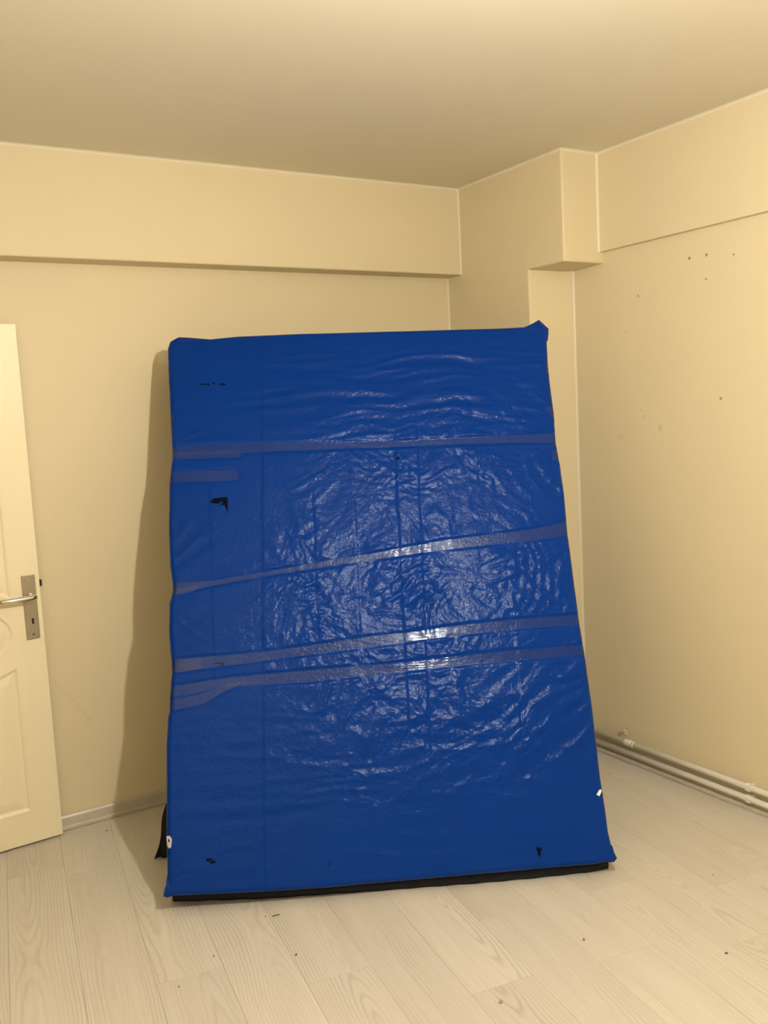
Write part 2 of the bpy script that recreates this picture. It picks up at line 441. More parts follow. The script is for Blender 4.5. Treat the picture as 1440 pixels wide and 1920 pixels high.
# ------------------------------------------------------------------ nail holes and marks of the right wall
def hole(y, z, r, seed, streak=False):
    rr = random.Random(seed); bm = bmesh.new(); n = 10
    # chipped rim standing slightly proud of the paint, dark pit in its middle
    rim = []; pit = []
    for k in range(n):
        a = 2 * math.pi * k / n; q = r * rr.uniform(.75, 1.3)
        rim.append(bm.verts.new((0, math.cos(a) * q * 1.7, math.sin(a) * q * 1.7))); pit.append(bm.verts.new((-.0012, math.cos(a) * q, math.sin(a) * q)))
    for k in range(n): bm.faces.new([rim[k], rim[(k+1) % n], pit[(k+1) % n], pit[k]])
    bmesh.ops.recalc_face_normals(bm, faces=bm.faces[:])
    o = from_bm('chipped_rim', bm, 'plaster', wall_right); o.location = (XR - .0002, y, z)
    bm = bmesh.new()
    vs = [bm.verts.new((-.0010, math.cos(2*math.pi*k/n) * r * rr.uniform(.7, 1.0), math.sin(2*math.pi*k/n) * r * rr.uniform(.8, 1.1))) for k in range(n)]
    bm.faces.new(vs)
    h = from_bm('nail_hole', bm, 'dark_hole', wall_right); h.location = (XR - .0004, y, z)
for i, (y, z, r) in enumerate(((2.443, 2.136, .0055), (2.363, 2.135, .0055), (2.242, 2.116, .004), (2.367, 2.046, .004), (2.707, 2.028, .005),
                               (2.779, 1.889, .0022), (2.306, 1.591, .0055), (2.703, 1.560, .003), (2.8305, .149, .004))):
    hole(y, z, r * .85, i)

# ------------------------------------------------------------------ heating pipes along the right wall
def pipe(z, x, label):
    root = empty('heating_pipe', (x, YF + .05, z)); tag(root, label, 'pipe', 'white heating pipes along the right wall')
    r = .0115
    o = tube('pipe_run', [(0, 0, 0), (0, 1.0, -.0005), (0, 2.5, .0005), (0, 3.9, 0), (0, YPLR - YF - .06, 0)], r, 'pipe', root, 20)
    return root
PZ1, PZ2, PX = .100, .0535, XR - .032
p_up = pipe(PZ1, PX, 'upper of two white heating pipes with coupling low on right wall')
p_lo = pipe(PZ2, PX, 'lower of two white heating pipes just above the right skirting')
yo = YF + .05
tube('coupling', [(0, 2.765 - yo, 0), (0, 2.775 - yo, 0), (0, 2.805 - yo, 0), (0, 2.812 - yo, 0)], [.0135, .0145, .0145, .0135], 'pipe', p_up, 20)
tube('coupling_ring', [(0, 2.757 - yo, 0), (0, 2.766 - yo, 0)], [.0155, .0155], 'pipe', p_up, 20)
for root in (p_up, p_lo):
    for yy in (2.175, .9, -.4):
        bm = bmesh.new(); n = 14
        # C-shaped clip open at the front
        a0, a1 = math.radians(215), math.radians(505)
        for ro, s in ((.0155, 0), (.0118, 1)):
            pass
        ringA = []
        for side in (-.009, .009):
            ring = []
            for k in range(n):
                a = a0 + (a1 - a0) * k / (n - 1)
                ring.append((bm.verts.new((math.cos(a) * .0158, side, math.sin(a) * .0158)), bm.verts.new((math.cos(a) * .012, side, math.sin(a) * .012))))
            ringA.append(ring)
        A, B = ringA
        for k in range(n - 1):
            bm.faces.new([A[k][0], A[k+1][0], B[k+1][0], B[k][0]]); bm.faces.new([A[k][1], B[k][1], B[k+1][1], A[k+1][1]])
            bm.faces.new([A[k][0], A[k][1], A[k+1][1], A[k+1][0]]); bm.faces.new([B[k][0], B[k+1][0], B[k+1][1], B[k][1]])
        for k in (0, n - 1): bm.faces.new([A[k][0], B[k][0], B[k][1], A[k][1]])
        bm_box(bm, (.0135, -.007, -.006), (.0315, .007, .006))
        bmesh.ops.recalc_face_normals(bm, faces=bm.faces[:])
        c = from_bm('pipe_clip', bm, 'white_plastic', root); c.location = (0, yy - yo, 0)
# broken plaster lump and old bracket just above the upper pipe
bm = bmesh.new(); bmesh.ops.create_icosphere(bm, subdivisions=3, radius=.013)
rr = random.Random(5)
for v in bm.verts:
    v.co *= rr.uniform(.8, 1.15); v.co.x *= .45; v.co.z *= 1.25; v.co.y *= .8
o = from_bm('plaster_lump', bm, 'plaster', wall_right); o.location = (XR - .002, 2.838, .128)
box('old_bracket', (-.02, -.004, -.006), (.004, .004, .006), 'chip', wall_right, .001).location = (XR - .004, 2.858, .122)

# ------------------------------------------------------------------ the open door, folded back along the back wall
DW, DT, DZ0, DZ1 = .86, .038, .009, 2.004
dang = math.radians(3.0)
door = struct(empty('door_1', (.668, 3.668, 0)), 'cream moulded panel door standing open against the back wall')
door.rotation_euler = (0, 0, math.pi + dang)     # local +x runs from the latch edge to the hinges, local +y into the room
nx, nz = 215, 499
us = np.linspace(0, DW, nx); zs = np.linspace(DZ0, DZ1, nz)
U, Z = np.meshgrid(us, zs)
Xc = U - DW / 2; zc = .842
def ell_d(a, b):                                 # approximate signed distance outside an ellipse
    k0 = np.sqrt((Xc / a) ** 2 + ((Z - zc) / b) ** 2); k1 = np.sqrt((Xc / a ** 2) ** 2 + ((Z - zc) / b ** 2) ** 2)
    return k0 * (k0 - 1) / np.maximum(k1, 1e-6)
side = np.minimum(U - .104, DW - .104 - U)
lower = np.minimum(np.minimum(side, Z - .132), ell_d(.436, .185)); lower = np.where(Z < zc, lower, -1)
upper = np.minimum(np.minimum(side, 1.872 - Z), ell_d(.436, .185)); upper = np.where(Z > zc, upper, -1)
oval = -ell_d(.322, .15)
def prof(d, w):                                  # moulding: bead, groove, slope up to the raised field
    h = np.interp(d, [-.001, 0, .004, .009, .016, .02, w, w + .006, 1], [0, 0, .0022, .0004, -.0062, -.0065, -.0005, .0004, .0004])
    return np.where(d < 0, 0, h)
Hh = prof(lower, .046) + prof(upper, .046) + prof(oval, .05)
V = np.stack([U, Hh, Z], -1).reshape(-1, 3)
idx = np.arange(nx * nz).reshape(nz, nx)
Q = np.stack([idx[:-1, :-1], idx[1:, :-1], idx[1:, 1:], idx[:-1, 1:]], -1).reshape(-1, 4)
reg = np.where(lower > 0, 1, np.where(upper > 0, 2, np.where(oval > 0, 3, 0)))
rq = np.maximum(np.maximum(reg[:-1, :-1], reg[1:, :-1]), np.maximum(reg[1:, 1:], reg[:-1, 1:])).reshape(-1)
def submesh(name, sel, extra=None):
    q = Q[sel]; used, inv = np.unique(q, return_inverse=True)
    o = from_np(name, V[used], inv.reshape(-1, 4), 'door', door)
    return o
submesh('door_skin', rq == 0)
for k in (1, 2): submesh('panel', rq == k)
submesh('oval_panel', rq == 3)
bm = bmesh.new()
bm_box(bm, (0.0006, -DT, DZ0), (DW, -.0075, DZ1))
from_bm('door_core', bm, 'door', door)
bm = bmesh.new()
x0, x1 = 0.0, DW
for lo, hi in (((0, -.0075, DZ0), (.0006, -.0001, DZ1)), ((DW - .0006, -.0075, DZ0), (DW, -.0001, DZ1)), ((0, -.0075, DZ0), (DW, -.0001, DZ0 + .0006)), ((0, -.0075, DZ1 - .0006), (DW, -.0001, DZ1))):
    bm_box(bm, lo, hi)
from_bm('door_edge', bm, 'door', door)
# lever handle on its long plate
plate = box('handle_plate', (.0165, .0004, .810), (.0655, .0075, 1.058), 'steel', door, .0012, 2)
def disc(name, x, y, z, r, h, mat, parent, n=18, sx=1.0, sz=1.0):
    bm = bmesh.new()
    a = [bm.verts.new((x + r * sx * math.cos(2*math.pi*k/n), y, z + r * sz * math.sin(2*math.pi*k/n))) for k in range(n)]
    b = [bm.verts.new((x + r * sx * math.cos(2*math.pi*k/n), y + h, z + r * sz * math.sin(2*math.pi*k/n))) for k in range(n)]
    for k in range(n): bm.faces.new([a[k], a[(k+1) % n], b[(k+1) % n], b[k]])
    bm.faces.new(a[::-1]); bm.faces.new(b); bmesh.ops.recalc_face_normals(bm, faces=bm.faces[:])
    return from_bm(name, bm, mat, parent)
disc('screw', .041, .0070, 1.042, .0042, .0012, 'chrome', plate); disc('screw', .040, .0070, .827, .0034, .0010, 'black', plate)
disc('keyhole', .0385, .0070, .885, .0052, .0009, 'black', plate, sz=1.0); box('keyhole_slot', (.0345, .007, .868), (.0425, .0079, .885), 'black', plate)
tube('lever_neck', [(.038, .007, .978), (.038, .02, .978), (.038, .045, .978)], [.0115, .0098, .0098], 'chrome', plate, 18)
tube('lever', [(.0265, .047, .9765), (.029, .048, .9765), (.045, .050, .976), (.08, .0505, .9755), (.13, .050, .9755), (.155, .047, .976), (.161, .038, .976), (.162, .022, .976)],
     [.0075, .0098, .0102, .0098, .0094, .0092, .0092, .0090], 'chrome', plate, 18)
box('latch_bolt', (-.0125, -.026, 1.006), (.001, -.012, 1.031), 'black', door, .001, 2)
for zz in (.25, 1.05, 1.78):
    tube('hinge', [(DW + .006, -.004, zz - .045), (DW + .006, -.004, zz + .045)], .006, 'steel', door, 12)

# ------------------------------------------------------------------ ceiling lamp (pendant with a bare bulb, above the viewer)
lamp = empty('pendant_lamp', (LAMP_POS[0], LAMP_POS[1], H)); tag(lamp, 'bare lit bulb hanging on a short cord from the ceiling middle', 'lamp')
dz = LAMP_POS[2] - H
bm = bmesh.new(); tube_bm(bm, [(0, 0, 0), (0, 0, -.012), (0, 0, -.03), (0, 0, -.036)], [.05, .05, .03, .006], 24); bmesh.ops.recalc_face_normals(bm, faces=bm.faces[:])
from_bm('ceiling_rose', bm, 'white_plastic', lamp, False)
tube('cord', [(0, 0, -.03), (0, 0, dz + .105)], .003, 'white_plastic', lamp, 10)
tube('socket', [(0, 0, dz + .11), (0, 0, dz + .10), (0, 0, dz + .055), (0, 0, dz + .05)], [.01, .019, .019, .015], 'white_plastic', lamp, 20)
bm = bmesh.new()
prof_b = [(.013, .052), (.016, .04), (.026, .022), (.031, .002), (.029, -.014), (.02, -.026), (.008, -.031), (.0005, -.0315)]
tube_bm(bm, [(0, 0, dz + z) for r, z in prof_b], [r for r, z in prof_b], 24); bmesh.ops.recalc_face_normals(bm, faces=bm.faces[:])
bulb = from_bm('bulb', bm, 'bulb', lamp, True)

# ------------------------------------------------------------------ the wrapped mattress
P0 = np.array([.822, 2.847, .06])
E1 = np.array([.89183914, -.45235269, 0]); E2 = np.array([.17318098, .34143619, .92381258]); EN = np.array([-.4178891, -.82389221, .38284504])
KS = .988                                        # overall scale of the outline below
P0 = np.array([0, 0, CAM_H]) + KS * (P0 - np.array([0, 0, CAM_H]))
MT = .178                                        # thickness
OUT_L = [(-.012, -.03), (-.007, .014), (.001, .066), (.001, .2), (.003, .478), (.010, .577), (.015, .598), (.018, .658), (.025, .728), (.025, .769), (.02, .817), (.017, .884), (.021, .98), (.033, 1.022), (.033, 1.054), (.025, 1.118), (.022, 1.239), (.027, 1.446), (.038, 1.534), (.039, 1.581), (.035, 1.703), (.029, 1.905), (.029, 1.996), (.039, 2.03)]
OUT_R = [(1.510, -.03), (1.519, .004), (1.512, .031), (1.507, .074), (1.508, .144), (1.506, .251), (1.509, .378), (1.512, .489), (1.512, .584), (1.512, .689), (1.509, .777), (1.509, .837), (1.511, 1.018), (1.512, 1.142), (1.52, 1.29), (1.521, 1.419), (1.517, 1.508), (1.526, 1.642), (1.529, 1.825), (1.539, 1.942), (1.545, 2.02)]
OUT_B = [(-.012, -.002), (.049, -.004), (.333, -.017), (.54, -.022), (.754, -.022), (1.044, -.024), (1.319, -.025), (1.449, -.026), (1.496, -.023), (1.53, -.012)]
OUT_T = [(.0, 2.02), (.035, 2.030), (.064, 2.045), (.106, 2.041), (.188, 2.029), (.293, 2.036), (.544, 2.035), (.841, 2.029), (1.141, 2.022), (1.358, 2.018), (1.456, 2.019), (1.491, 2.030), (1.519, 2.043), (1.534, 2.026), (1.55, 2.0)]
def ipl(tab, key, val, q):
    t = np.array(tab); return np.interp(q, t[:, key], t[:, val])
# tape strips: (a, upper b, lower b) along the strip
TAPES = [
 ('full', [(.041, 1.577, 1.538), (.277, 1.574, 1.537), (.519, 1.564, 1.534), (.886, 1.547, 1.525), (1.135, 1.546, 1.519), (1.344, 1.544, 1.514), (1.52, 1.548, 1.506)]),
 ('left', [(.041, 1.556, 1.528), (.196, 1.552, 1.522), (.3, 1.549, 1.521)]),
 ('left', [(.03, 1.479, 1.437), (.154, 1.474, 1.432), (.273, 1.469, 1.428), (.287, 1.455, 1.436)]),
 ('right', [(1.490, 1.476, 1.439), (1.529, 1.478, 1.439)]),
 ('full', [(.035, 1.052, 1.010), (.182, 1.051, 1.032), (.376, 1.07, 1.054), (.532, 1.088, 1.068), (.77, 1.112, 1.088), (1.032, 1.142, 1.106), (1.236, 1.154, 1.115), (1.38, 1.165, 1.12), (1.516, 1.188, 1.136)]),
 ('full', [(.025, .775, .728), (.363, .779, .748), (.554, .792, .759), (.747, .807, .768), (.863, .81, .777), (1.099, .824, .789), (1.257, .829, .794), (1.511, .831, .793)]),
 ('full', [(.020, .682, .645), (.228, .698, .665), (.51, .702, .662), (.854, .705, .673), (1.087, .713, .68), (1.244, .719, .682), (1.51, .719, .682)]),
 ('left', [(.025, .774, .729), (.09, .775, .733), (.135, .775, .738)]),
 ('left', [(.034, 1.030, 1.002), (.08, 1.034, 1.010), (.125, 1.040, 1.022)]),
 ('left', [(.018, .634, .598), (.134, .649, .612), (.209, .67, .649), (.275, .685, .676)]),
]
_perm = np.random.RandomState(11).permutation(512)
_ang = np.random.RandomState(12).rand(512) * 2 * np.pi
def perlin(x, y, seed=0):
    x = x + seed * 17.31; y = y + seed * 9.77
    xi = np.floor(x).astype(int); yi = np.floor(y).astype(int); xf = x - xi; yf = y - yi
    def g(ix, iy, dx, dy):
        h = _ang[_perm[(_perm[ix & 255] + iy) & 511 & 255]]
        return np.cos(h) * dx + np.sin(h) * dy
    u = xf ** 3 * (xf * (xf * 6 - 15) + 10); v = yf ** 3 * (yf * (yf * 6 - 15) + 10)
    a = g(xi, yi, xf, yf); b = g(xi + 1, yi, xf - 1, yf); c = g(xi, yi + 1, xf, yf - 1); d = g(xi + 1, yi + 1, xf - 1, yf - 1)
    return 1.5 * ((a * (1 - u) + b * u) * (1 - v) + (c * (1 - u) + d * u) * v)
def ridged(x, y, seed): return 1 - 2 * np.sqrt(perlin(x, y, seed) ** 2 + .0025)
def crumple(x, y, seed):
    """cells with sharp creases between them, as in creased plastic film"""
    xi = np.floor(x).astype(int); yi = np.floor(y).astype(int); best = np.full(x.shape, 9.0)
    for dx in (-1, 0, 1):
        for dy in (-1, 0, 1):
            k = _perm[(_perm[(xi + dx + seed * 13) & 255] + yi + dy + seed * 7) & 255]
            px = xi + dx + _ang[k] / 6.2832; py = yi + dy + _ang[(k + 101) & 511] / 6.2832
            w = .6 + .8 * (_ang[(k + 57) & 511] / 6.2832)
            best = np.minimum(best, ((x - px) ** 2 + (y - py) ** 2) * w)
    return np.minimum(best, 1.2)
def gauss(A, B, a, b, sa, sb): return np.exp(-((A - a) / sa) ** 2 - ((B - b) / sb) ** 2)
def sstep(x, a, b):
    t = np.clip((x - a) / (b - a), 0, 1); return t * t * (3 - 2 * t)
def tape_mask(A, B, soft=.012):
    M = np.zeros_like(A)
    for kind, t in TAPES:
        t = np.array(t); up = np.interp(A, t[:, 0], t[:, 1]); dn = np.interp(A, t[:, 0], t[:, 2])
        ok = np.ones_like(A)
        if kind == 'left': ok = 1 - sstep(A, t[-1, 0] - .01, t[-1, 0] + .02)
        if kind == 'right': ok = sstep(A, t[0, 0] - .02, t[0, 0] + .01)
        M = np.maximum(M, ok * (1 - sstep(B, up, up + soft)) * sstep(B, dn - soft, dn))
    return M
def wrinkle(A, B):
    wx = perlin(A * 3.1, B * 3.1, 1) * .09 + perlin(A * 8, B * 8, 2) * .028; wy = perlin(A * 3.1, B * 3.1, 3) * .09 + perlin(A * 8, B * 8, 4) * .028
    X, Y = A + wx, B + wy
    centre = np.clip(gauss(A, B, 1.0, 1.02, .50, .46) + .75 * gauss(A, B, .62, .95, .28, .35) + .6 * gauss(A, B, 1.15, 1.55, .4, .16) + .55 * gauss(A, B, .9, .45, .5, .2), 0, 1.15)
    centre = centre * (.55 + .75 * sstep(perlin(A * 4.2, B * 4.2, 21), -.35, .35))
    h = centre * (.0034 * ridged(X * 6.5, Y * 8.5, 5) + .0022 * ridged(X * 13, Y * 15, 6) + .0012 * ridged(X * 27, Y * 30, 7)
                  - .0044 * crumple(X * 10, Y * 13, 1) * (.4 + .6 * sstep(perlin(A * 6, B * 6, 33), -.2, .3)) + .0024 * crumple(X * 21 + .3 * X, Y * 24, 2) - .0014 * crumple(X * 48, Y * 52, 3))
    # long shallow horizontal folds of the upper third
    top = sstep(B, 1.42, 1.66) * (1 - .65 * sstep(B, 1.9, 2.0))
    Yt = B + .02 * np.sin(A * 4.2 + .6) + wy * .35
    h += top * (.0028 * ridged(A * 2.2, Yt * 17, 9) + .0017 * perlin(A * 5, Yt * 34, 10) + .0005 * perlin(A * 11, Yt * 60, 11)) * (.35 + .65 * sstep(A, .25, .8))
    # bottom third: flat, slightly rippled, with diagonal pulls towards the right edge
    bot = 1 - sstep(B, .5, .72)
    h += bot * (.0025 * ridged(A * 2.4, (B + wy * .4) * 15, 12) * (.3 + .7 * gauss(A, B, .75, .36, .55, .4)) + .0006 * perlin(A * 7, B * 36, 13) + .0004 * perlin(A * 22, B * 40, 14))
    ca, sa = math.cos(.55), math.sin(.55)
    al = A * ca + B * sa; pr = -A * sa + B * ca + wy * .25
    h += gauss(A, B, 1.22, .42, .26, .22) * (.0035 * ridged(al * 2.4, pr * 15, 15) + .0016 * perlin(al * 5, pr * 32, 16))
    # folds fanning from the right ends of the tapes
    for (fa, fb, s) in ((1.62, 1.16, 17), (1.64, .80, 18), (1.64, .62, 19), (1.60, 1.56, 22)):
        r = np.hypot(A - fa, B - fb); th = np.arctan2(B - fb, fa - A)
        h += sstep(r, .08, .2) * (1 - sstep(r, .28, .52)) * .0026 * ridged(th * 4.5 + 1.2 * np.sin(r * 7), r * 2.2, s)
    r = np.hypot(A - 1.12, B - 1.02)
    h += gauss(A, B, 1.38, .98, .10, .22) * .0009 * np.sin(r * 190 + 3 * perlin(A * 9, B * 9, 23))
    # the same near the left tape ends
    for (fa, fb, s) in ((-.08, 1.55, 24), (-.08, 1.03, 25), (-.08, .75, 26)):
        r = np.hypot(A - fa, B - fb); th = np.arctan2(B - fb, A - fa)
        h += sstep(r, .09, .2) * (1 - sstep(r, .24, .42)) * .0016 * ridged(th * 4.5, r * 2.0, s)
    # left margin: faint ripple only
    h += (1 - sstep(A, .1, .6)) * (.0009 * ridged(X * 4, Y * 13, 27) + .0004 * perlin(X * 16, Y * 30, 28))
    # creases from the folded tarpaulin
    w0 = .003 * perlin(B * 5, B * 0 + 2.2, 30)
    for a0, k, b0, b1, s in ((.338, .036, -.1, 2.1, .0013), (.845, .035, .4, 1.6, .0024), (.915, .050, .3, 1.65, -.0022), (.178, .0, .6, 1.6, .0010), (.545, .02, .75, 1.4, .0016), (.69, .03, .6, 1.5, -.0014), (1.25, .02, .1, 1.1, .0012)):
        c = a0 + k * (B - .4) + w0
        on = sstep(B, b0, b0 + .12) * (1 - sstep(B, b1 - .12, b1))
        h += on * s * np.tanh((A - c) / .004) * np.exp(-np.abs(A - c) / .05)
    # soft fullness
    h += smooth_part(A, B)
    fl = tape_mask(A, B)
    return h, fl
def smooth_part(A, B):
    return .010 * (1 - ((A - .76) / .76) ** 2) * (1 - ((B - 1.0) / 1.02) ** 4) - .006 + .014 * gauss(A, B, 1.26, 1.05, .36, .75)
def height(A, B):
    h, fl = wrinkle(A, B); s = smooth_part(A, B)
    return s + (h - s) * (1 - .86 * fl) - .0016 * fl
W0, L0 = 1.5, 2.03
RC = .020
def wrap(s, Lq, R):
    """arc-length position -> in-plane coordinate and drop behind the front plane"""
    s = np.asarray(s, float); e = R * (1 - np.pi / 2)
    def near(q):                                  # q measured from the near edge
        phi = np.clip((R - q) / R, 0, np.pi / 2)
        a = np.where(q >= R, q, R - R * np.sin(phi)); c = np.where(q >= R, 0, -R + R * np.cos(phi))
        over = np.clip(e - q, 0, None)
        return a, c - over
    a1, c1 = near(s); a2, c2 = near(Lq - s)
    a = np.where(s < Lq / 2, a1, Lq - a2); c = np.where(s < Lq / 2, c1, c2)
    return a, c
def mattress_point(S, Qv, lift=0.0):
    """sheet coordinates -> world. S across, Qv along, both running over the edges onto the sides"""
    a, ca = wrap(S, W0, RC); b, cb = wrap(Qv, L0, RC)
    drop = -np.clip(np.sqrt(ca ** 2 + cb ** 2), 0, MT)
    un, vn = a / W0, b / L0
    Bo = ipl(OUT_B, 0, 1, un * 1.52); To = ipl(OUT_T, 0, 1, .03 + un * 1.515)
    Bv = Bo + vn * (To - Bo)
    Lo = ipl(OUT_L, 1, 0, Bv); Ro = ipl(OUT_R, 1, 0, Bv)
    Av = Lo + un * (Ro - Lo)
    fade = np.clip(1 + drop / .03, 0, 1)
    h = height(Av, Bv) * (fade * .85 + .15)
    # sides: light gathers
    c = drop + h + lift
    Pw = P0 + KS * Av[..., None] * E1 + KS * Bv[..., None] * E2 + c[..., None] * EN
    Pw[..., 2] = np.maximum(Pw[..., 2], .0015 + .25 * np.maximum(lift, 0))
    return Pw, Av, Bv
e_ = RC * (1 - math.pi / 2)
side_n = 6
ext = MT - RC
def axis_samples(Lq, n):
    lo = np.concatenate([e_ - np.linspace(ext, ext / side_n, side_n), np.linspace(e_, RC, 9)[:-1]])
    mid = np.linspace(RC, Lq - RC, n)
    return np.concatenate([lo, mid, (Lq - lo)[::-1]])
sS = axis_samples(W0, 440); sQ = axis_samples(L0, 590)
SS, QQ = np.meshgrid(sS, sQ)
PT, _, _ = mattress_point(SS, QQ)
nr, nc = SS.shape
Vm = PT.reshape(-1, 3); im = np.arange(nr * nc).reshape(nr, nc)
Qm = np.stack([im[:-1, :-1], im[:-1, 1:], im[1:, 1:], im[1:, :-1]], -1).reshape(-1, 4)
back = np.stack([im[:-1, 0], im[1:, 0], im[1:, -1], im[:-1, -1]], -1)
mat_root = empty('wrapped_mattress', tuple(P0 - MT * EN + np.array([0, 0, 0]))); tag(mat_root, 'large mattress wrapped in blue plastic tarpaulin and clear tape, leaning in the corner', 'mattress')
ROOT = np.array(mat_root.location)
BAS = np.stack([E1, E2, EN], 1)
def to_local(P): return (P - ROOT) @ BAS
mat_root.rotation_euler = Matrix(BAS.tolist()).to_euler()
tarp = from_np('tarpaulin_wrap', to_local(Vm), np.concatenate([Qm, back]), 'tarp', mat_root)

def strip(name, mat, cols, parent, lift, ext_l=0, ext_r=0, nS=None, nT=7):
    """tape lying on the tarpaulin: cols = (a, upper b, lower b); runs on around the edges when asked"""
    t = np.array(cols); a0, a1 = t[0, 0], t[-1, 0]
    n = nS or max(12, int((a1 - a0) / .004))
    av = np.linspace(a0, a1, n)
    up = np.interp(av, t[:, 0], t[:, 1]); dn = np.interp(av, t[:, 0], t[:, 2])
    bm_ = (up + dn) / 2
    Lo = ipl(OUT_L, 1, 0, bm_); Ro = ipl(OUT_R, 1, 0, bm_); s = (av - Lo) / (Ro - Lo) * W0
    un = s / W0
    Bo = ipl(OUT_B, 0, 1, un * 1.52); To = ipl(OUT_T, 0, 1, .03 + un * 1.515)
    if ext_l:
        s0 = np.linspace(e_ - ext_l, s[0], 16)[:-1]; s = np.concatenate([s0, s]); up = np.concatenate([np.full(15, up[0]), up]); dn = np.concatenate([np.full(15, dn[0]), dn]); Bo = np.concatenate([np.full(15, Bo[0]), Bo]); To = np.concatenate([np.full(15, To[0]), To])
    if ext_r:
        s1 = np.linspace(s[-1], W0 - e_ + ext_r, 16)[1:]; s = np.concatenate([s, s1]); up = np.concatenate([up, np.full(15, up[-1])]); dn = np.concatenate([dn, np.full(15, dn[-1])]); Bo = np.concatenate([Bo, np.full(15, Bo[-1])]); To = np.concatenate([To, np.full(15, To[-1])])
    T = np.linspace(0, 1, nT)[:, None]
    Bv = dn[None] + T * (up - dn)[None]
    Qv = (Bv - Bo[None]) / (To - Bo)[None] * L0
    Sv = np.repeat(s[None], nT, 0)
    P, _, _ = mattress_point(Sv, Qv, lift)
    r, c = Sv.shape; ii = np.arange(r * c).reshape(r, c)
    q = np.stack([ii[:-1, :-1], ii[:-1, 1:], ii[1:, 1:], ii[1:, :-1]], -1).reshape(-1, 4)
    return from_np(name, to_local(P.reshape(-1, 3)), q, mat, parent)
for k, (kind, cols) in enumerate(TAPES):
    strip('packing_tape', 'tape', cols, mat_root, .0014 + .0004 * (k % 3), .09 if kind in ('full', 'left') else 0, .09 if kind in ('full', 'right') else 0)

def patch(name, poly, mat, lift, seed=0, th=0.0):
    """small flat scrap lying on the tarpaulin (plane coordinates a,b)"""
    bm = bmesh.new(); pts = np.array(poly, float)
    A, B = pts[:, 0], pts[:, 1]
    c = height(A, B) + lift
    cen = np.array([[A.mean(), B.mean(), c.mean() + .0006]])
    loc = np.concatenate([np.stack([A, B, c], -1), cen])
    P = to_local(P0 + KS * loc[:, :1] * E1 + KS * loc[:, 1:2] * E2 + loc[:, 2:] * EN)
    vs = [bm.verts.new(p) for p in P]; n = len(poly)
    for k in range(n): bm.faces.new([vs[k], vs[(k+1) % n], vs[n]])
    return from_bm(name, bm, mat, mat_root)
# tears and scuffs where dark cloth shows through the blue sheet
MAT['tear'] = plain('dark_tear', (.002, .005, .012), .95, bump=.5)
for nd in MAT['tear'].node_tree.nodes:
    if nd.type == 'BSDF_PRINCIPLED': nd.inputs['Specular IOR Level'].default_value = .05
rr = random.Random(9)
def scuff(a, b, wa, wb, n, seed, rot=0, size=(.25, .6)):
    q = random.Random(seed)
    for _ in range(n):
        x = a + q.uniform(-1, 1) * wa; y = b + q.uniform(-1, 1) * wb; l = wa * q.uniform(*size); w_ = max(.0014, wb * q.uniform(.3, .75))
        poly = []
        for k in range(7):
            t = 2 * math.pi * k / 7; u, v = l * math.cos(t) * q.uniform(.7, 1.2), w_ * math.sin(t) * q.uniform(.6, 1.3)
            poly.append((x + u * math.cos(rot) - v * math.sin(rot), y + u * math.sin(rot) + v * math.cos(rot)))
        patch('tear', poly, 'tear', .0012)
scuff(.204, 1.827, .046, .0045, 15, 1, -.02, (.06, .16))
patch('tear', [(.177, 1.350), (.190, 1.362), (.215, 1.364), (.225, 1.352), (.212, 1.343), (.195, 1.342)], 'tear', .0014)
patch('tear', [(.214, 1.364), (.244, 1.365), (.244, 1.335), (.242, 1.306), (.235, 1.325), (.226, 1.345)], 'tear', .0014)
scuff(.212, 1.336, .018, .006, 3, 2, .4)
scuff(.147, .098, .016, .008, 6, 3); scuff(.539, .057, .004, .010, 3, 4, .2); scuff(1.255, .026, .008, .016, 7, 5, .1); scuff(.192, .746, .020, .006, 3, 6); scuff(.891, 1.479, .010, .010, 3, 7, .6)
# tips of the folded sheet standing off the corners
def corner_fold(poly, c0, bulge):
    bm = bmesh.new(); pts = np.array(poly, float); cen = pts.mean(0); n = len(poly)
    def W(a, b, c): return to_local(P0 + KS * a * E1 + KS * b * E2 + c * EN)
    f = [bm.verts.new(W(a, b, c0)) for a, b in pts]; mid = [bm.verts.new(W(*(cen + (p - cen) * .55), c0 + bulge)) for p in pts]; top = bm.verts.new(W(*cen, c0 + bulge * 1.2))
    bk = [bm.verts.new(W(a, b, c0 - .004)) for a, b in pts]
    for k in range(n):
        j = (k + 1) % n
        bm.faces.new([f[k], f[j], mid[j], mid[k]]); bm.faces.new([mid[k], mid[j], top]); bm.faces.new([f[j], f[k], bk[k], bk[j]])
    bm.faces.new(bk[::-1]); bmesh.ops.recalc_face_normals(bm, faces=bm.faces[:])
    return from_bm('corner_fold', bm, 'tarp', mat_root)
corner_fold([(1.44, 2.012), (1.468, 2.021), (1.491, 2.031), (1.519, 2.046), (1.534, 2.028), (1.553, 2.004), (1.549, 1.978), (1.542, 1.95), (1.50, 1.97)], -.012, .010)
corner_fold([(1.47, -.018), (1.497, -.024), (1.512, -.024), (1.5235, -.012), (1.517, .006), (1.513, .03), (1.49, .02)], -.012, .009)
corner_fold([(.03, .0), (.0, -.006), (-.012, -.001), (-.010, .014), (-.004, .034), (.0, .06), (.02, .04)], -.012, .009)

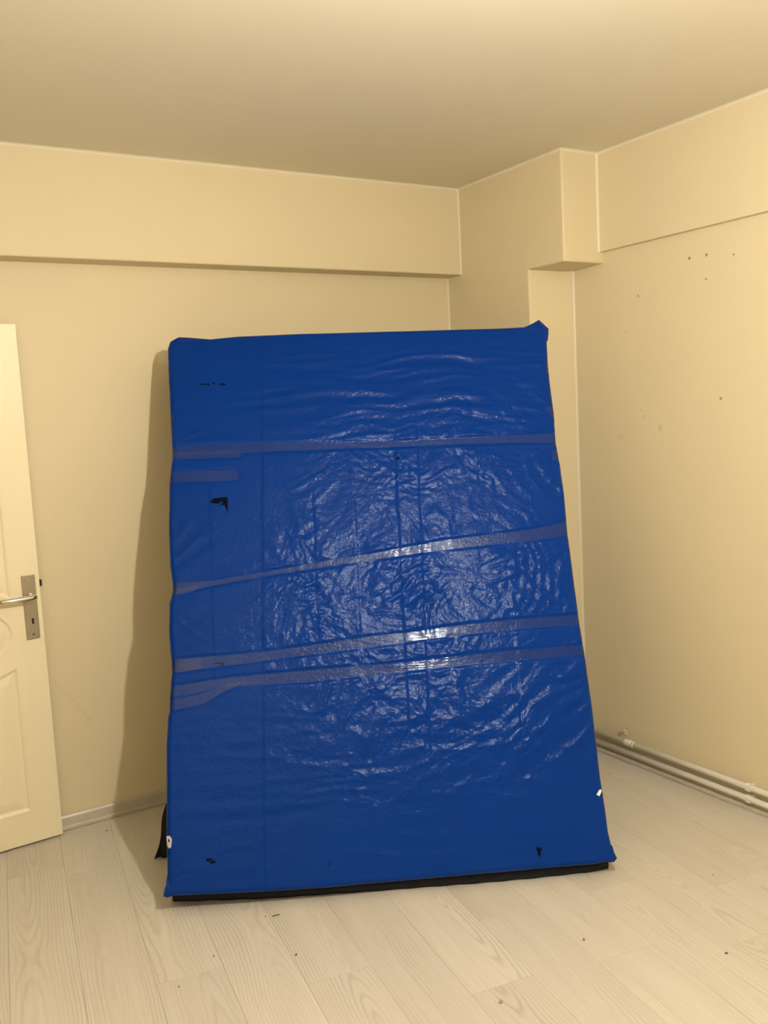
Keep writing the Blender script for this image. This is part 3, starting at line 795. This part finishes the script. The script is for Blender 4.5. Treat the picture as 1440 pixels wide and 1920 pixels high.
# dark fabric underside of the mattress, seen in the gap above the floor
def underside():
    ctl = np.array([(-.004, .106), (.03, .100), (.326, .066), (.538, .058), (.775, .048), (1.05, .038), (1.236, .037), (1.426, .042), (1.517, .056)])
    av = np.linspace(.0, 1.508, 120); dv = np.interp(av, ctl[:, 0], ctl[:, 1]) + .0015 * np.sin(av * 60)
    BK = np.array([-E1[1], E1[0], 0]); rows = []
    for a, d in zip(av, dv):
        zf = P0[2] + KS * float(ipl(OUT_B, 0, 1, a)) * E2[2] - .004
        zt = max(zf - .414 * d, .012); zb = max(zf - .414 * (d + .06), .006)
        b = P0 + KS * a * E1; b = np.array([b[0], b[1], 0])
        rows.append([b + BK * dd + np.array([0, 0, z]) for dd, z in ((d, .0012), (d - .005, zt * .55), (d + .002, zt), (d + .06, zb), (d + .06, .0012))])
    V = np.array(rows); n, k = V.shape[:2]; ii = np.arange(n * k).reshape(n, k); q = []
    for j in range(k): q.append(np.stack([ii[:-1, j], ii[:-1, (j + 1) % k], ii[1:, (j + 1) % k], ii[1:, j]], -1))
    o = from_np('underside', to_local(V.reshape(-1, 3)), np.concatenate(q), 'navy', mat_root)
    tag(o, 'dark fabric underside')
underside()

# loose scraps of tape and paper at the edges
tag(patch('paper_scrap', [(1.479, .200), (1.490, .214), (1.497, .217), (1.499, .209), (1.489, .194)], 'foam', .004), 'small white paper scrap')
strip('tape_scrap', 'tape', [(1.494, .214, .203), (1.505, .209, .196)], mat_root, .0022, 0, .05, 8)
strip('tape_scrap', 'tape', [(1.490, 1.657, 1.648), (1.50, 1.657, 1.63), (1.515, 1.657, 1.612)], mat_root, .003, 0, .06, 10)
strip('tape_scrap', 'tape', [(1.515, 1.849, 1.805), (1.522, 1.849, 1.803)], mat_root, .003, 0, .06, 6)
strip('tape_scrap', 'tape', [(.040, 1.712, 1.684), (.052, 1.709, 1.69)], mat_root, .002, .06, 0, 8)
strip('tape_scrap', 'tape', [(.004, .187, .146), (.016, .186, .146), (.022, .175, .155)], mat_root, .003, .06, 0, 8)
tag(patch('paper_scrap', [(.002, .186), (.014, .187), (.021, .176), (.018, .150), (.011, .147), (.005, .156)], 'scrap', .0045), 'small grey film scrap')
patch('tear', [(.008, .176), (.012, .177), (.013, .168), (.009, .166)], 'tear', .0055)
strip('tape_scrap', 'tape', [(.075, 2.036, 2.018), (.11, 2.034, 2.014), (.155, 2.028, 2.018)], mat_root, .002, 0, 0, 14)

# ------------------------------------------------------------------ dark cloth bunched behind the mattress
def cloth():
    # pleated cloth hanging from behind the mattress edge to the floor, closed solid with thickness
    nU, nVv = 60, 26
    base = np.array([.905, 3.245, 0.0]); dirx = np.array([E1[0], E1[1], 0]); diry = np.array([-E1[1], E1[0], 0])
    Vv = []; th = .012
    for layer in (0, 1):
        for j in range(nVv):
            t = j / (nVv - 1)                   # 0 floor .. 1 top
            z = .012 + t * .245
            for i in range(nU):
                u = i / (nU - 1)
                fold = (.020 * math.sin(u * 34 + .8 * math.sin(t * 4)) + .008 * math.sin(u * 71 + 2 * t)) * (1 - .55 * t)
                a = u * .55 + t * .075 + .006 * math.sin(t * 7) * (1 - u)
                d = fold + (-th if layer else 0) - .02 * t
                zz = z - (.012 * (math.sin(u * 40) * .5 + .5)) * (1 - t) + (.016 * math.sin(u * 17)) * t
                Vv.append(base + dirx * a + diry * d + np.array([0, 0, max(zz, .002)]))
    Vv = np.array(Vv); ii = np.arange(len(Vv)).reshape(2, nVv, nU); q = []
    A, B = ii
    q.append(np.stack([A[:-1, :-1], A[1:, :-1], A[1:, 1:], A[:-1, 1:]], -1).reshape(-1, 4)); q.append(np.stack([B[:-1, :-1], B[:-1, 1:], B[1:, 1:], B[1:, :-1]], -1).reshape(-1, 4))
    for e0, e1_ in ((A[0], B[0]), (B[-1], A[-1]), (B[:, 0], A[:, 0]), (A[:, -1], B[:, -1])):
        q.append(np.stack([e0[:-1], e0[1:], e1_[1:], e1_[:-1]], -1))
    o = from_np('dark_cloth', Vv - base, np.concatenate(q), 'navy', None); o.location = base
    tag(o, 'dark navy cloth bunched on the floor behind the left foot of the mattress', 'cloth')
cloth()

# ------------------------------------------------------------------ crumbs on the floor
def crumb(name, x, y, l, w, h, ang, mat, label, cat, seed):
    q = random.Random(seed); bm = bmesh.new(); bmesh.ops.create_icosphere(bm, subdivisions=2, radius=.5)
    for v in bm.verts:
        v.co *= q.uniform(.85, 1.15); v.co.x *= l; v.co.y *= w; v.co.z *= h
    mz = min(v.co.z for v in bm.verts)
    for v in bm.verts: v.co.z -= mz
    o = from_bm(name, bm, mat); o.location = (x, y, .0003); o.rotation_euler = (0, 0, ang)
    tag(o, label, cat, 'bits of dirt on the floor'); return o
crumb('wood_splinter', 1.105, 2.616, .030, .005, .003, -.15, 'crumb', 'thin brown wood splinter on the floor before the mattress', 'splinter', 1)
crumb('crumb', 1.076, 2.630, .005, .004, .003, .2, 'crumb', 'tiny dark crumb just left of the wood splinter', 'crumb', 2)
crumb('crumb', 1.062, 2.379, .009, .006, .004, .5, 'crumb', 'dark crumb on the plank below the wood splinter', 'crumb', 3)
crumb('crumb', .857, 2.524, .006, .005, .003, .2, 'crumb', 'dark crumb left of the wood splinter, nearer the viewer', 'crumb', 4)
crumb('crumb', .719, 2.440, .006, .005, .003, 1.0, 'crumb', 'leftmost dark crumb near the lower edge of the photo', 'crumb', 5)
crumb('plaster_chip', 1.416, 1.847, .013, .010, .007, .6, 'chip', 'grey plaster chip nearest the viewer on the floor', 'chip', 6)
crumb('crumb', 1.800, 1.928, .009, .006, .005, .9, 'crumb', 'dark crumb below the right corner of the mattress', 'crumb', 7)
crumb('crumb', 2.410, 1.948, .005, .004, .003, .2, 'crumb', 'tiny dark crumb on the floor towards the right wall', 'crumb', 8)
crumb('crumb', 2.078, 1.637, .010, .006, .004, -.6, 'crumb', 'brown crumb at the lower right of the floor', 'crumb', 9)
crumb('crumb', .822, 3.601, .008, .006, .004, .4, 'crumb', 'dark crumb by the back skirting beside the open door', 'crumb', 10)
